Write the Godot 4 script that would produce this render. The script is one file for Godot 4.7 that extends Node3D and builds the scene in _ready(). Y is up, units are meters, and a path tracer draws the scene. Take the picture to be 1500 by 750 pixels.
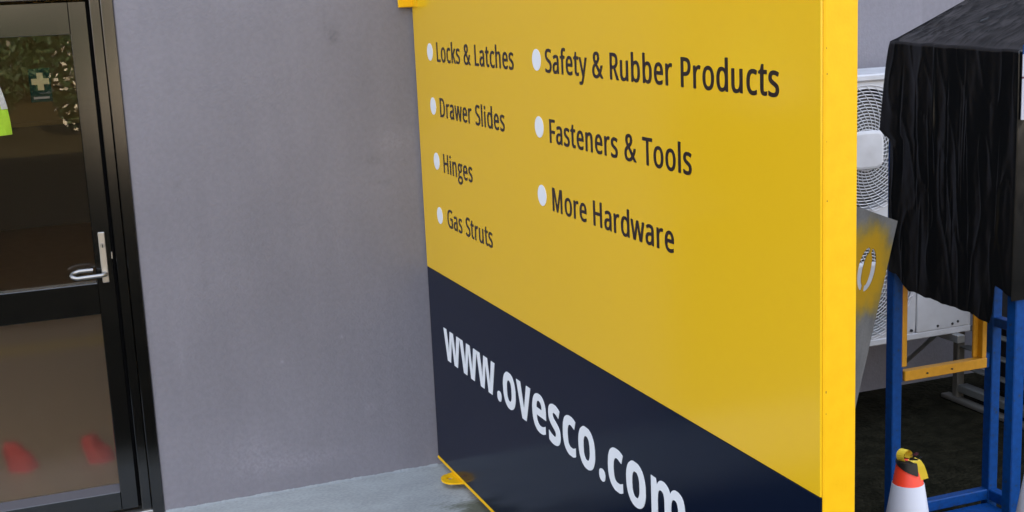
extends Node3D
# A yellow hardware sign standing out from a grey factory wall, a glass door on its left,
# an air conditioner, a covered blue stand and two traffic cones on its right.
# Wall face is the plane z = 0, x runs along it, the sign stands in the plane x = XB.

const XB := 1.532
const SIGN_FAR := 0.012
const SIGN_NEAR := 2.869
var M := {}
var rng := RandomNumberGenerator.new()

# ---------------------------------------------------------------- helpers
func srgb(r: float, g: float, b: float) -> Color:
	return Color(r, g, b).linear_to_srgb()

func noise_tex(freq: float, seed_: int, c0: Color, c1: Color, octaves := 4, size := 512) -> NoiseTexture2D:
	var n := FastNoiseLite.new()
	n.seed = seed_; n.frequency = freq; n.fractal_octaves = octaves
	n.noise_type = FastNoiseLite.TYPE_SIMPLEX_SMOOTH
	var t := NoiseTexture2D.new()
	t.width = size; t.height = size; t.seamless = true; t.noise = n
	var g := Gradient.new()
	g.set_color(0, c0); g.set_color(1, c1)
	t.color_ramp = g
	return t

func bump_tex(freq: float, seed_: int, strength := 4.0, octaves := 4, size := 512) -> NoiseTexture2D:
	var n := FastNoiseLite.new()
	n.seed = seed_; n.frequency = freq; n.fractal_octaves = octaves
	var t := NoiseTexture2D.new()
	t.width = size; t.height = size; t.seamless = true; t.noise = n
	t.as_normal_map = true; t.bump_strength = strength
	return t

func mat(c: Color, rough := 0.6, metal := 0.0, spec := 0.5) -> StandardMaterial3D:
	var m := StandardMaterial3D.new()
	m.albedo_color = c; m.roughness = rough; m.metallic = metal; m.metallic_specular = spec
	return m

func triplanar(m: StandardMaterial3D, tex: Texture2D, scale: float, normal: Texture2D = null, nscale := 0.4) -> void:
	m.albedo_texture = tex
	m.uv1_triplanar = true; m.uv1_world_triplanar = true
	m.uv1_scale = Vector3.ONE * scale
	if normal:
		m.normal_enabled = true; m.normal_texture = normal; m.normal_scale = nscale

func tag(o: Node3D, label: String, category: String, group := "", kind := "") -> void:
	if label: o.set_meta("label", label)
	if category: o.set_meta("category", category)
	if group: o.set_meta("group", group)
	if kind: o.set_meta("kind", kind)

func base(called: String, at := Vector3.ZERO) -> Node3D:
	var o := Node3D.new()
	o.name = called
	add_child(o, true)
	o.position = at
	return o

func put(called: String, mesh: Mesh, m: Material, parent: Node, at := Vector3.ZERO) -> MeshInstance3D:
	var o := MeshInstance3D.new()
	o.name = called; o.mesh = mesh; o.material_override = m
	parent.add_child(o, true)
	o.position = at
	return o

func start() -> SurfaceTool:
	var st := SurfaceTool.new()
	st.begin(Mesh.PRIMITIVE_TRIANGLES)
	st.set_smooth_group(-1)
	return st

func done(st: SurfaceTool) -> ArrayMesh:
	st.generate_normals()
	return st.commit()

func tri(st: SurfaceTool, a: Vector3, b: Vector3, c: Vector3, out: Vector3) -> void:
	# front faces run clockwise; out is the side the face is seen from
	if (b - a).cross(c - a).dot(out) > 0.0:
		st.add_vertex(a); st.add_vertex(c); st.add_vertex(b)
	else:
		st.add_vertex(a); st.add_vertex(b); st.add_vertex(c)

func quad(st: SurfaceTool, a: Vector3, b: Vector3, c: Vector3, d: Vector3, out: Vector3) -> void:
	tri(st, a, b, c, out); tri(st, a, c, d, out)

# a box from lo to hi whose edges are chamfered by e
func box(st: SurfaceTool, lo: Vector3, hi: Vector3, e := 0.002) -> void:
	var c := (lo + hi) * 0.5
	var h := (hi - lo) * 0.5
	e = minf(e, minf(h.x, minf(h.y, h.z)) * 0.45)
	for ax in 3:
		var bx: int = (ax + 1) % 3
		var cx: int = (ax + 2) % 3
		for s in [-1.0, 1.0]:
			var n := Vector3.ZERO; n[ax] = s
			var q := []
			for k in [[-1.0, -1.0], [1.0, -1.0], [1.0, 1.0], [-1.0, 1.0]]:
				var p := Vector3.ZERO
				p[ax] = s * h[ax]; p[bx] = k[0] * (h[bx] - e); p[cx] = k[1] * (h[cx] - e)
				q.append(c + p)
			quad(st, q[0], q[1], q[2], q[3], n)
			for s2 in [-1.0, 1.0]:
				var a0 := Vector3.ZERO; var b0 := Vector3.ZERO
				a0[ax] = s * h[ax]; a0[bx] = s2 * (h[bx] - e)
				b0[ax] = s * (h[ax] - e); b0[bx] = s2 * h[bx]
				var u := Vector3.ZERO; u[cx] = h[cx] - e
				var on := Vector3.ZERO; on[ax] = s; on[bx] = s2
				quad(st, c + a0 - u, c + a0 + u, c + b0 + u, c + b0 - u, on)
	for sx in [-1.0, 1.0]:
		for sy in [-1.0, 1.0]:
			for sz in [-1.0, 1.0]:
				var o := Vector3(sx, sy, sz)
				tri(st, c + Vector3(sx * h.x, sy * (h.y - e), sz * (h.z - e)), c + Vector3(sx * (h.x - e), sy * h.y, sz * (h.z - e)), c + Vector3(sx * (h.x - e), sy * (h.y - e), sz * h.z), o)

func bx(lo: Vector3, hi: Vector3, e := 0.002) -> ArrayMesh:
	var st := start()
	box(st, lo, hi, e)
	return done(st)

# a round bar through points
func tube(st: SurfaceTool, pts: Array, r: float, sides := 8, closed := false) -> void:
	var rings := []
	var n := pts.size()
	for i in n:
		var d: Vector3
		if closed: d = pts[(i + 1) % n] - pts[(i + n - 1) % n]
		else: d = pts[mini(i + 1, n - 1)] - pts[maxi(i - 1, 0)]
		d = d.normalized()
		var u := d.cross(Vector3.UP)
		if u.length() < 0.1: u = d.cross(Vector3.RIGHT)
		u = u.normalized()
		var v := d.cross(u).normalized()
		var ring := []
		for k in sides:
			var t := TAU * k / sides
			ring.append(pts[i] + (u * cos(t) + v * sin(t)) * r)
		rings.append(ring)
	for i in (n if closed else n - 1):
		var a = rings[i]; var b = rings[(i + 1) % n]
		var mid: Vector3 = (pts[i] + pts[(i + 1) % n]) * 0.5
		for k in sides:
			var k2: int = (k + 1) % sides
			quad(st, a[k], a[k2], b[k2], b[k], (a[k] + a[k2] + b[k] + b[k2]) * 0.25 - mid)
	if not closed:
		for e in [0, n - 1]:
			var out: Vector3 = pts[0] - pts[1] if e == 0 else pts[n - 1] - pts[n - 2]
			for k in sides: tri(st, pts[e], rings[e][k], rings[e][(k + 1) % sides], out)

# profile is an array of Vector2(radius, height)
func lathe(st: SurfaceTool, profile: Array, at := Vector3.ZERO, sides := 40) -> void:
	for i in profile.size() - 1:
		var p: Vector2 = profile[i]
		var q: Vector2 = profile[i + 1]
		var nn := Vector2(q.y - p.y, p.x - q.x)
		for k in sides:
			var a := TAU * k / sides
			var b := TAU * (k + 1) / sides
			var ca := Vector3(cos(a), 0, sin(a)); var cb := Vector3(cos(b), 0, sin(b))
			var o := (ca + cb).normalized() * nn.x + Vector3.UP * nn.y
			var v0 := at + ca * p.x + Vector3.UP * p.y
			var v1 := at + cb * p.x + Vector3.UP * p.y
			var v2 := at + cb * q.x + Vector3.UP * q.y
			var v3 := at + ca * q.x + Vector3.UP * q.y
			if p.x < 1e-5: tri(st, v0, v2, v3, o)
			elif q.x < 1e-5: tri(st, v0, v1, v2, o)
			else: quad(st, v0, v1, v2, v3, o)

# ---------------------------------------------------------------- camera, sky, sun, exposure
func look_and_light() -> void:
	var cam := Camera3D.new()
	cam.name = "camera"
	cam.fov = rad_to_deg(2.0 * atan(375.0 / 1930.58))
	cam.near = 0.05; cam.far = 500.0
	add_child(cam)
	cam.position = Vector3(0, 1.9673, 5.15)
	cam.rotation_degrees = Vector3(-11.32, -20.35, -2.61)
	cam.current = true

	var sky_m := ProceduralSkyMaterial.new()
	sky_m.sky_top_color = Color(0.74, 0.79, 0.88)
	sky_m.sky_horizon_color = Color(0.96, 0.96, 0.95)
	sky_m.sky_curve = 0.25
	sky_m.ground_bottom_color = Color(0.3, 0.28, 0.25)
	sky_m.ground_horizon_color = Color(0.7, 0.72, 0.74)
	sky_m.sun_angle_max = 12.0
	var sky := Sky.new()
	sky.sky_material = sky_m
	var env := Environment.new()
	env.background_mode = Environment.BG_SKY
	env.sky = sky
	env.tonemap_mode = Environment.TONE_MAPPER_LINEAR
	env.tonemap_exposure = 3.6
	env.sdfgi_enabled = true; env.ssao_enabled = true; env.ssil_enabled = true
	var we := WorldEnvironment.new()
	we.name = "world_environment"
	we.environment = env
	add_child(we)

	# the sun stands behind the building: the yard in front of it lies in its shade
	var sun := DirectionalLight3D.new()
	sun.name = "sun"
	sun.light_energy = 1.6
	sun.light_color = Color(1.0, 0.94, 0.84)
	sun.light_angular_distance = 0.5
	sun.shadow_enabled = true
	add_child(sun)
	sun.rotation_degrees = Vector3(-34, 172, 0)

# ---------------------------------------------------------------- materials
func wall_texture() -> ImageTexture:
	# 4 m x 4 m of painted render: faint mottling and scuffs
	var w := 800
	var im := Image.create(w, w, false, Image.FORMAT_RGB8)
	var big := FastNoiseLite.new(); big.seed = 4; big.frequency = 0.006; big.fractal_octaves = 4
	var fine := FastNoiseLite.new(); fine.seed = 9; fine.frequency = 0.18; fine.fractal_octaves = 3
	var drip := FastNoiseLite.new(); drip.seed = 17; drip.frequency = 0.02; drip.fractal_octaves = 3
	# scuffs seen on the wall: x, y (metres), size x, size y, strength
	var scuffs := [[1.20, 1.83, .02, .03, -.10], [1.17, 1.88, .006, .05, -.05], [1.42, 1.40, .07, .05, .05], [1.33, 1.33, .03, .02, -.05], [1.36, 1.24, .05, .008, -.05], [0.55, 1.30, .012, .014, -.06], [1.0, 1.1, .03, .006, -.04], [0.75, 0.18, .16, .10, .05], [0.95, .12, .2, .04, .05], [1.15, 0.62, .008, .006, .10], [.9, .55, .006, .007, .12], [0.62, .9, .01, .02, -.04], [1.25, 0.30, .03, .02, .04], [0.5, 0.62, .02, .05, .03]]
	for j in w:
		for i in w:
			var v := 1.0 + big.get_noise_2d(i, j) * 0.045 + fine.get_noise_2d(i, j) * 0.034 + drip.get_noise_2d(i * 2.2, j * 0.25) * 0.016
			var x := 4.0 * i / w
			var y := 4.0 - 4.0 * j / w
			if x < 1.7 and y < 2.2:
				for s in scuffs:
					var dx: float = (x - s[0]) / s[2]
					var dy: float = (y - s[1]) / s[3]
					var d := dx * dx + dy * dy
					if d < 6.0: v += s[4] * exp(-d) * (1.0 + fine.get_noise_2d(i * 1.7, j * 1.7) * 1.5)
			im.set_pixel(i, j, Color(clampf(0.478 * v, 0, 1), clampf(0.472 * v, 0, 1), clampf(0.505 * v, 0, 1)))
	return ImageTexture.create_from_image(im)

func concrete_texture() -> ImageTexture:
	# 3 m x 1.6 m of apron beside the wall: pale cement slurry along the wall, olive mud stain by the sign
	var w := 900
	var h := 480
	var im := Image.create(w, h, false, Image.FORMAT_RGB8)
	var big := FastNoiseLite.new(); big.seed = 31; big.frequency = 0.012; big.fractal_octaves = 5
	var fine := FastNoiseLite.new(); fine.seed = 32; fine.frequency = 0.16; fine.fractal_octaves = 3
	for j in h:
		for i in w:
			var x := -1.4 + 3.0 * i / w
			var z := 0.8 * j / h
			var n := big.get_noise_2d(i, j)
			var f := fine.get_noise_2d(i, j)
			var c := Color(0.61, 0.628, 0.632)
			var edge := 0.62 + 0.14 * n
			var t := smoothstep(edge - 0.05, edge + 0.09, z + 0.05 * n + 0.02 * f)
			c = c.lerp(Color(0.44, 0.45, 0.43), t)
			var mx := (x - 1.53) / 0.16
			var mz := (z - 0.56) / 0.20
			var mud := smoothstep(1.15, 0.35, sqrt(mx * mx + mz * mz) + n * 0.6 + f * 0.15)
			c = c.lerp(Color(0.37, 0.38, 0.33), mud)
			var v := 1.0 + n * 0.06 + f * 0.09
			im.set_pixel(i, j, Color(clampf(c.r * v, 0, 1), clampf(c.g * v, 0, 1), clampf(c.b * v, 0, 1)))
	return ImageTexture.create_from_image(im)

func stencil_texture() -> ImageTexture:
	# bare grey plate with yellow paint sprayed over the cut-out digit
	var w := 256
	var h := 640
	var im := Image.create(w, h, false, Image.FORMAT_RGB8)
	var n1 := FastNoiseLite.new(); n1.seed = 51; n1.frequency = 0.012; n1.fractal_octaves = 4
	var n2 := FastNoiseLite.new(); n2.seed = 52; n2.frequency = 0.2
	for j in h:
		for i in w:
			# metres from the plate's top right corner
			var x := 0.4 * (1.0 - float(i) / w)
			var y := 1.3 * j / h
			var g := Color(0.35, 0.35, 0.35)
			var v := 1.0 + n1.get_noise_2d(i * 2, j) * 0.16 + n2.get_noise_2d(i, j) * 0.07
			g = Color(g.r * v, g.g * v, g.b * v)
			var dx := (x - 0.088) / 0.090
			var dy := (y - 0.172) / 0.125
			var d := sqrt(dx * dx + dy * dy) + n1.get_noise_2d(i * 1.5, j * 1.5 + 90) * 0.25 + n2.get_noise_2d(j * 2, i * 2) * 0.10
			var t := smoothstep(1.40, 0.70, d)
			var yel := Color(0.58, 0.45, 0.05)
			im.set_pixel(i, j, g.lerp(yel, t))
	return ImageTexture.create_from_image(im)

func make_materials() -> void:
	M.wall = mat(Color.WHITE, 0.75, 0, 0.4)
	M.wall.albedo_texture = wall_texture()
	M.wall.uv1_triplanar = true; M.wall.uv1_world_triplanar = true
	M.wall.uv1_scale = Vector3.ONE * 0.25
	M.wall.normal_enabled = true
	M.wall.normal_texture = bump_tex(0.35, 3, 3.0, 2, 1024); M.wall.normal_scale = 0.10
	M.concrete = mat(Color.WHITE, 0.85, 0, 0.4)
	M.concrete.albedo_texture = concrete_texture()
	M.asphalt = mat(Color.WHITE, 1.0, 0, 0.12)
	triplanar(M.asphalt, noise_tex(0.03, 12, srgb(0.008, 0.0078, 0.005), srgb(0.024, 0.022, 0.014), 5), 0.6, bump_tex(0.12, 13, 6.0), 0.6)
	M.gravel = mat(Color.WHITE, 0.9, 0, 0.3)
	triplanar(M.gravel, noise_tex(0.03, 14, srgb(0.42, 0.34, 0.26), srgb(0.54, 0.45, 0.35), 5), 0.3)
	# sign
	M.sheet = mat(srgb(0.80, 0.49, 0.014), 0.16, 0, 0.45)
	M.sheet.normal_enabled = true; M.sheet.uv1_triplanar = true; M.sheet.uv1_world_triplanar = true
	M.sheet.uv1_scale = Vector3.ONE * 1.5
	M.sheet.normal_texture = bump_tex(0.02, 21, 1.2, 3); M.sheet.normal_scale = 0.05
	M.navy = mat(srgb(0.0040, 0.0080, 0.022), 0.16, 0, 0.25)
	M.letter_dark = mat(srgb(0.016, 0.008, 0.010), 0.3, 0, 0.5)
	M.letter_white = mat(srgb(0.80, 0.83, 0.87), 0.35, 0, 0.4)
	M.yellow_paint = mat(Color.WHITE, 0.5, 0, 0.35)
	triplanar(M.yellow_paint, noise_tex(0.02, 22, srgb(0.80, 0.44, 0.004), srgb(0.86, 0.49, 0.006), 4), 2.0, bump_tex(0.1, 23, 2.0), 0.08)
	# door
	M.frame = mat(Color.WHITE, 0.14, 0.0, 0.72)
	triplanar(M.frame, noise_tex(0.01, 41, srgb(0.002, 0.002, 0.002), srgb(0.0035, 0.0033, 0.003), 4), 1.3)
	M.bead = mat(srgb(0.045, 0.040, 0.048), 0.6)
	M.chip = mat(srgb(0.20, 0.09, 0.02), 0.8)
	M.seal = mat(srgb(0.006, 0.006, 0.007), 0.8, 0, 0.3)
	M.steel = mat(srgb(0.36, 0.355, 0.35), 0.42, 1.0, 0.5)
	M.steel_plate = mat(srgb(0.50, 0.48, 0.45), 0.42, 1.0, 0.5)
	M.glass = mat(Color(0.55, 0.45, 0.32, 0.006), 0.0, 0, 0.5)
	M.glass.transparency = BaseMaterial3D.TRANSPARENCY_ALPHA
	M.hazy_glass = mat(Color(0.96, 0.92, 0.86, 0.02), 0.12, 0, 0.5)
	M.hazy_glass.refraction_enabled = true; M.hazy_glass.refraction_scale = 0.05
	M.hazy_glass.transparency = BaseMaterial3D.TRANSPARENCY_ALPHA
	M.inside_floor = mat(Color.WHITE, 0.5, 0, 0.5)
	triplanar(M.inside_floor, noise_tex(0.02, 61, srgb(0.50, 0.33, 0.18), srgb(0.58, 0.40, 0.23), 4), 0.7)
	M.inside_wall = mat(srgb(0.30, 0.22, 0.09), 0.8)
	M.inside_dado = mat(srgb(0.12, 0.105, 0.08), 0.8)
	M.green_sticker = mat(srgb(0.003, 0.014, 0.009), 0.7, 0, 0.15)
	M.cream = mat(srgb(0.22, 0.18, 0.09), 0.7, 0, 0.2)
	M.lime = mat(srgb(0.42, 0.72, 0.03), 0.75)
	M.silver_tape = mat(srgb(0.5, 0.5, 0.5), 0.5)
	M.white_paper = mat(srgb(0.45, 0.46, 0.52), 0.8)
	M.red_cloth = mat(srgb(0.70, 0.045, 0.04), 0.9)
	M.line_yellow = mat(srgb(0.75, 0.50, 0.04), 0.6)
	# air conditioner
	M.ac_white = mat(Color.WHITE, 0.45, 0, 0.5)
	triplanar(M.ac_white, noise_tex(0.015, 71, srgb(0.44, 0.44, 0.455), srgb(0.54, 0.545, 0.57), 5), 1.0)
	M.ac_fins = mat(srgb(0.45, 0.45, 0.47), 0.5, 0.4)
	M.window_glass = mat(srgb(0.03, 0.035, 0.04), 0.1)
	M.ac_wire = mat(srgb(0.58, 0.58, 0.60), 0.45)
	M.screw = mat(srgb(0.05, 0.05, 0.05), 0.5, 0.6)
	M.galvanised = mat(srgb(0.42, 0.43, 0.43), 0.5, 0.85)
	# stand and cover
	M.blue = mat(Color.WHITE, 0.45, 0, 0.35)
	var chips := noise_tex(0.035, 81, srgb(0.04, 0.05, 0.07), srgb(0.002, 0.060, 0.25), 5)
	chips.color_ramp.add_point(0.14, srgb(0.02, 0.04, 0.10)); chips.color_ramp.add_point(0.20, srgb(0.0015, 0.042, 0.185))
	triplanar(M.blue, chips, 2.0)
	M.orange_paint = mat(Color.WHITE, 0.5, 0, 0.5)
	triplanar(M.orange_paint, noise_tex(0.02, 82, srgb(0.50, 0.235, 0.006), srgb(0.60, 0.29, 0.009), 4), 3.0)
	M.plastic = mat(srgb(0.005, 0.0055, 0.006), 0.26, 0, 0.42)
	M.cabinet = mat(srgb(0.012, 0.012, 0.013), 0.6)
	M.slat = mat(srgb(0.11, 0.115, 0.11), 0.5)
	M.grey_post = mat(srgb(0.09, 0.085, 0.075), 0.7)
	M.maroon = mat(srgb(0.10, 0.04, 0.07), 0.6)
	M.stencil = mat(Color.WHITE, 0.65, 0.0, 0.3)
	M.stencil.albedo_texture = stencil_texture()
	# cones
	M.cone_red = mat(srgb(0.80, 0.045, 0.012), 0.5)
	M.cone_white = mat(srgb(0.46, 0.47, 0.53), 0.4)
	M.rubber = mat(srgb(0.015, 0.015, 0.015), 0.8)
	M.tape_yellow = mat(srgb(0.75, 0.55, 0.04), 0.45)
	M.tape_black = mat(srgb(0.01, 0.01, 0.01), 0.45)
	# plants across the yard
	M.leaf = mat(srgb(0.05, 0.09, 0.025), 0.6)
	M.leaf.backlight = Color(0.2, 0.3, 0.05)
	M.blossom = mat(srgb(0.80, 0.68, 0.50), 0.6)
	M.blossom.backlight = Color(0.5, 0.45, 0.42)
	M.bark = mat(srgb(0.09, 0.065, 0.045), 0.9)
	M.mortar = mat(srgb(0.30, 0.325, 0.34), 0.9)
	M.soil = mat(Color.WHITE, 1.0, 0, 0.1)
	triplanar(M.soil, noise_tex(0.03, 15, srgb(0.040, 0.030, 0.012), srgb(0.085, 0.064, 0.030), 5), 0.5)
	M.pale_wall = mat(srgb(0.50, 0.45, 0.38), 0.8)
	M.roof = mat(srgb(0.25, 0.25, 0.26), 0.6)

# ---------------------------------------------------------------- the setting
func sheet_xz(x0: float, x1: float, z0: float, z1: float, y: float) -> ArrayMesh:
	var st := SurfaceTool.new()
	st.begin(Mesh.PRIMITIVE_TRIANGLES)
	var P := [[x0, z0, 0.0, 0.0], [x1, z0, 1.0, 0.0], [x1, z1, 1.0, 1.0], [x0, z0, 0.0, 0.0], [x1, z1, 1.0, 1.0], [x0, z1, 0.0, 1.0]]
	for p in P:
		st.set_uv(Vector2(p[2], p[3])); st.set_normal(Vector3.UP)
		st.add_vertex(Vector3(p[0], y, p[1]))
	return st.commit()

func build_ground() -> void:
	var g := put("ground", sheet_xz(-200, 200, -200, 200, -0.012), M.gravel, self)
	tag(g, "", "", "", "structure")
	var a := put("yard_asphalt", sheet_xz(-30, 30, -0.15, 14.5, -0.004), M.asphalt, self)
	tag(a, "", "", "", "structure")
	var q := put("garden_bed", sheet_xz(-9, 1.3, 14.0, 29.9, -0.006), M.soil, self)
	tag(q, "", "", "", "structure")
	# the pale apron strip ends under the sign
	var p := put("pavement", sheet_xz(-1.4, 1.6, -0.004, 0.8, 0.0), M.concrete, self)
	tag(p, "", "", "", "structure")

func build_building() -> void:
	var b := base("factory_building")
	tag(b, "grey painted factory wall with a dark framed glass door", "building")
	# facade in three pieces round the door opening
	put("wall", bx(Vector3(0.386, -0.1, -0.22), Vector3(14, 9.2, 0), 0.004), M.wall, b)
	# left of the door, beyond the picture, a shop window lets daylight into the room
	put("wall", bx(Vector3(-12, -0.1, -0.22), Vector3(-3.6, 9.2, 0), 0.004), M.wall, b)
	put("wall", bx(Vector3(-1.0, -0.1, -0.22), Vector3(-0.62, 9.2, 0), 0.004), M.wall, b)
	put("wall", bx(Vector3(-3.6, -0.1, -0.22), Vector3(-1.0, 0.5, 0), 0.004), M.wall, b)
	put("wall", bx(Vector3(-3.6, 2.4, -0.22), Vector3(-1.0, 9.2, 0), 0.004), M.wall, b)
	var wn := Node3D.new(); wn.name = "window"; b.add_child(wn)
	put("pane", bx(Vector3(-3.55, 0.55, -0.11), Vector3(-1.05, 2.35, -0.104), 0.0005), M.glass, wn)
	put("frame", bx(Vector3(-3.6, 0.5, -0.14), Vector3(-1.0, 0.55, -0.07)), M.frame, wn)
	put("frame", bx(Vector3(-3.6, 2.35, -0.14), Vector3(-1.0, 2.4, -0.07)), M.frame, wn)
	put("frame", bx(Vector3(-3.6, 0.55, -0.14), Vector3(-3.55, 2.35, -0.07)), M.frame, wn)
	put("frame", bx(Vector3(-1.05, 0.55, -0.14), Vector3(-1.0, 2.35, -0.07)), M.frame, wn)
	put("wall", bx(Vector3(-0.62, 2.09, -0.22), Vector3(0.386, 9.2, 0), 0.004), M.wall, b)
	put("roof", bx(Vector3(-12.1, 9.2, -9.2), Vector3(14.1, 9.4, 0.05), 0.01), M.roof, b)
	put("side_wall", bx(Vector3(-12, -0.1, -9.0), Vector3(-11.8, 9.2, -0.22), 0.004), M.wall, b)
	put("side_wall", bx(Vector3(13.8, -0.1, -9.0), Vector3(14, 9.2, -0.22), 0.004), M.wall, b)
	put("rear_wall", bx(Vector3(-12, -0.1, -9.2), Vector3(14, 9.2, -9.0), 0.004), M.wall, b)
	# uneven lip of cement slurry where the apron meets the wall
	var lip := FastNoiseLite.new(); lip.seed = 19; lip.frequency = 9.0; lip.fractal_octaves = 4
	var ls := start()
	for k in 230:
		var q := []
		for kk in [k, k + 1]:
			var x: float = 0.39 + 1.14 * kk / 230.0
			var h := 0.0035 + 0.006 * absf(lip.get_noise_1d(x)) + 0.003 * lip.get_noise_1d(x * 4.0 + 7.0)
			q.append(Vector3(x, maxf(h, 0.0006), 0.0004)); q.append(Vector3(x, 0.0004, 0.006 + 2.2 * maxf(h, 0.0006)))
		quad(ls, q[0], q[2], q[3], q[1], Vector3(0, 1, 1))
	put("mortar_lip", done(ls), M.mortar, b)
	# the room behind the door
	put("room_floor", bx(Vector3(-4, -0.1, -8.0), Vector3(2.6, 0.006, -0.1), 0.002), M.inside_floor, b)
	put("floor_line", bx(Vector3(-4, 0.006, -3.10), Vector3(2.6, 0.012, -2.96), 0.001), M.line_yellow, b)
	put("room_wall", bx(Vector3(-4, 0.006, -8.0), Vector3(2.6, 3.0, -7.85), 0.002), M.inside_wall, b)
	put("dado_board", bx(Vector3(-4, 0.006, -7.85), Vector3(2.6, 0.95, -7.82), 0.004), M.inside_dado, b)
	put("room_wall", bx(Vector3(-4.15, 0.0, -8.0), Vector3(-4.0, 3.0, -0.22), 0.002), M.inside_wall, b)
	put("room_wall", bx(Vector3(2.6, 0.0, -8.0), Vector3(2.75, 3.0, -0.22), 0.002), M.inside_wall, b)
	put("room_ceiling", bx(Vector3(-4.15, 3.0, -8.0), Vector3(2.75, 3.1, -0.22), 0.002), M.inside_wall, b)
	put("skirting_board", bx(Vector3(-4, 0.95, -7.86), Vector3(2.6, 0.99, -7.80), 0.004), M.inside_wall, b)

	# door frame: stepped dark aluminium section
	var f := Node3D.new(); f.name = "door_frame"; b.add_child(f)
	put("jamb", bx(Vector3(0.342, 0, -0.14), Vector3(0.386, 2.09, 0.006)), M.frame, f)
	put("jamb", bx(Vector3(0.304, 0, -0.14), Vector3(0.340, 2.05, -0.016)), M.frame, f)
	put("jamb", bx(Vector3(-0.62, 0, -0.14), Vector3(-0.545, 2.09, 0.006)), M.frame, f)
	put("head", bx(Vector3(-0.544, 2.052, -0.14), Vector3(0.341, 2.09, 0.006)), M.frame, f)
	put("head", bx(Vector3(-0.544, 2.014, -0.14), Vector3(0.303, 2.050, -0.016)), M.frame, f)
	put("seal", bx(Vector3(0.292, 0.02, -0.13), Vector3(0.3035, 2.013, -0.065)), M.seal, f)
	put("threshold", bx(Vector3(-0.62, -0.02, -0.2), Vector3(0.386, 0.014, -0.004)), M.steel_plate, f)

	# door leaf: stiles, rails, beads, panes, handle
	var d := Node3D.new(); d.name = "door"; b.add_child(d)
	var zf := -0.034
	var zb := -0.088
	put("stile", bx(Vector3(0.228, 0.024, zb), Vector3(0.292, 2.004, zf)), M.frame, d)
	put("stile", bx(Vector3(-0.535, 0.024, zb), Vector3(-0.462, 2.004, zf)), M.frame, d)
	put("top_rail", bx(Vector3(-0.462, 1.886, zb), Vector3(0.228, 2.004, zf)), M.frame, d)
	put("middle_rail", bx(Vector3(-0.462, 0.824, zb), Vector3(0.228, 0.946, zf)), M.frame, d)
	put("bottom_rail", bx(Vector3(-0.462, 0.024, zb), Vector3(0.228, 0.100, zf)), M.frame, d)
	# glazing bead under the lower pane slopes outward
	var st := start()
	var x0 := -0.462
	var x1 := 0.228
	quad(st, Vector3(x0, 0.128, -0.058), Vector3(x1, 0.128, -0.058), Vector3(x1, 0.100, zf - 0.002), Vector3(x0, 0.100, zf - 0.002), Vector3(0, 1, 1))
	quad(st, Vector3(x0, 0.100, zf - 0.002), Vector3(x1, 0.100, zf - 0.002), Vector3(x1, 0.100, -0.058), Vector3(x0, 0.100, -0.058), Vector3.DOWN)
	quad(st, Vector3(x0, 0.128, -0.058), Vector3(x1, 0.128, -0.058), Vector3(x1, 0.100, -0.058), Vector3(x0, 0.100, -0.058), Vector3.FORWARD)
	put("glazing_bead", done(st), M.bead, d)
	for r in [[0.946, 1.886], [0.128, 0.824]]:
		put("glass_pane", bx(Vector3(-0.462, r[0], -0.068), Vector3(0.228, r[1], -0.062), 0.0005), M.glass if r[0] > 0.5 else M.hazy_glass, d)
	# sticker behind the upper pane: pale cross on dark green with a bar of print below it
	var s := put("first_aid_sticker", bx(Vector3(0.066, 1.644, -0.0735), Vector3(0.142, 1.768, -0.0725), 0.0002), M.green_sticker, d)
	s.set_meta("label", "dark green first aid sticker with a pale cross")
	var st2 := start()
	box(st2, Vector3(0.094, 1.688, -0.0723), Vector3(0.116, 1.752, -0.0718), 0.0002)
	box(st2, Vector3(0.074, 1.709, -0.0722), Vector3(0.136, 1.731, -0.0717), 0.0002)
	put("sticker_cross", done(st2), M.cream, d)
	put("sticker_print", bx(Vector3(0.076, 1.656, -0.0723), Vector3(0.132, 1.664, -0.0718), 0.0002), M.inside_dado, d)
	# lever handle on a long plate
	put("lock_plate", bx(Vector3(0.247, 0.946, zf), Vector3(0.272, 1.142, zf + 0.010), 0.003), M.steel_plate, d)
	var st3 := start()
	tube(st3, [Vector3(0.2595, 1.092, zf + 0.008), Vector3(0.2595, 1.092, zf + 0.016)], 0.009, 16)
	put("lock_cylinder", done(st3), M.steel, d)
	put("keyhole", bx(Vector3(0.2580, 1.084, zf + 0.0158), Vector3(0.2610, 1.096, zf + 0.0170), 0.0004), M.seal, d)
	st3 = start()
	var pts := [Vector3(0.2595, 0.985, zf + 0.006), Vector3(0.2595, 0.985, zf + 0.040)]
	for k in 6:
		var a := PI * 0.5 * k / 5.0
		pts.append(Vector3(0.2595 - 0.018 * (1 - cos(a)) - 0.0, 0.985, zf + 0.040 + 0.018 * sin(a)))
	pts.append(Vector3(0.155, 0.983, zf + 0.058))
	for k in range(1, 9):
		var a := PI * k / 9.0
		pts.append(Vector3(0.155 - 0.020 * sin(a), 0.983 + 0.002 * k, zf + 0.040 + 0.018 * cos(a)))
	pts.append(Vector3(0.165, 1.003, zf + 0.022))
	pts.append(Vector3(0.215, 1.003, zf + 0.022))
	var smooth := []
	for p in pts: smooth.append(p)
	tube(st3, smooth, 0.0078, 12)
	put("lever_handle", done(st3), M.steel, d)
	put("latch_strike", bx(Vector3(0.2885, 1.035, zf - 0.004), Vector3(0.2925, 1.062, zf + 0.002), 0.0005), M.steel_plate, d)

	# things seen through the glass
	var v := base("safety_vest", Vector3(-0.128, 1.525, -0.16))
	tag(v, "lime green high visibility vest hanging inside the glass door", "vest")
	st = start()
	var cols := 10
	var rows := 14
	var gridp := []
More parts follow.
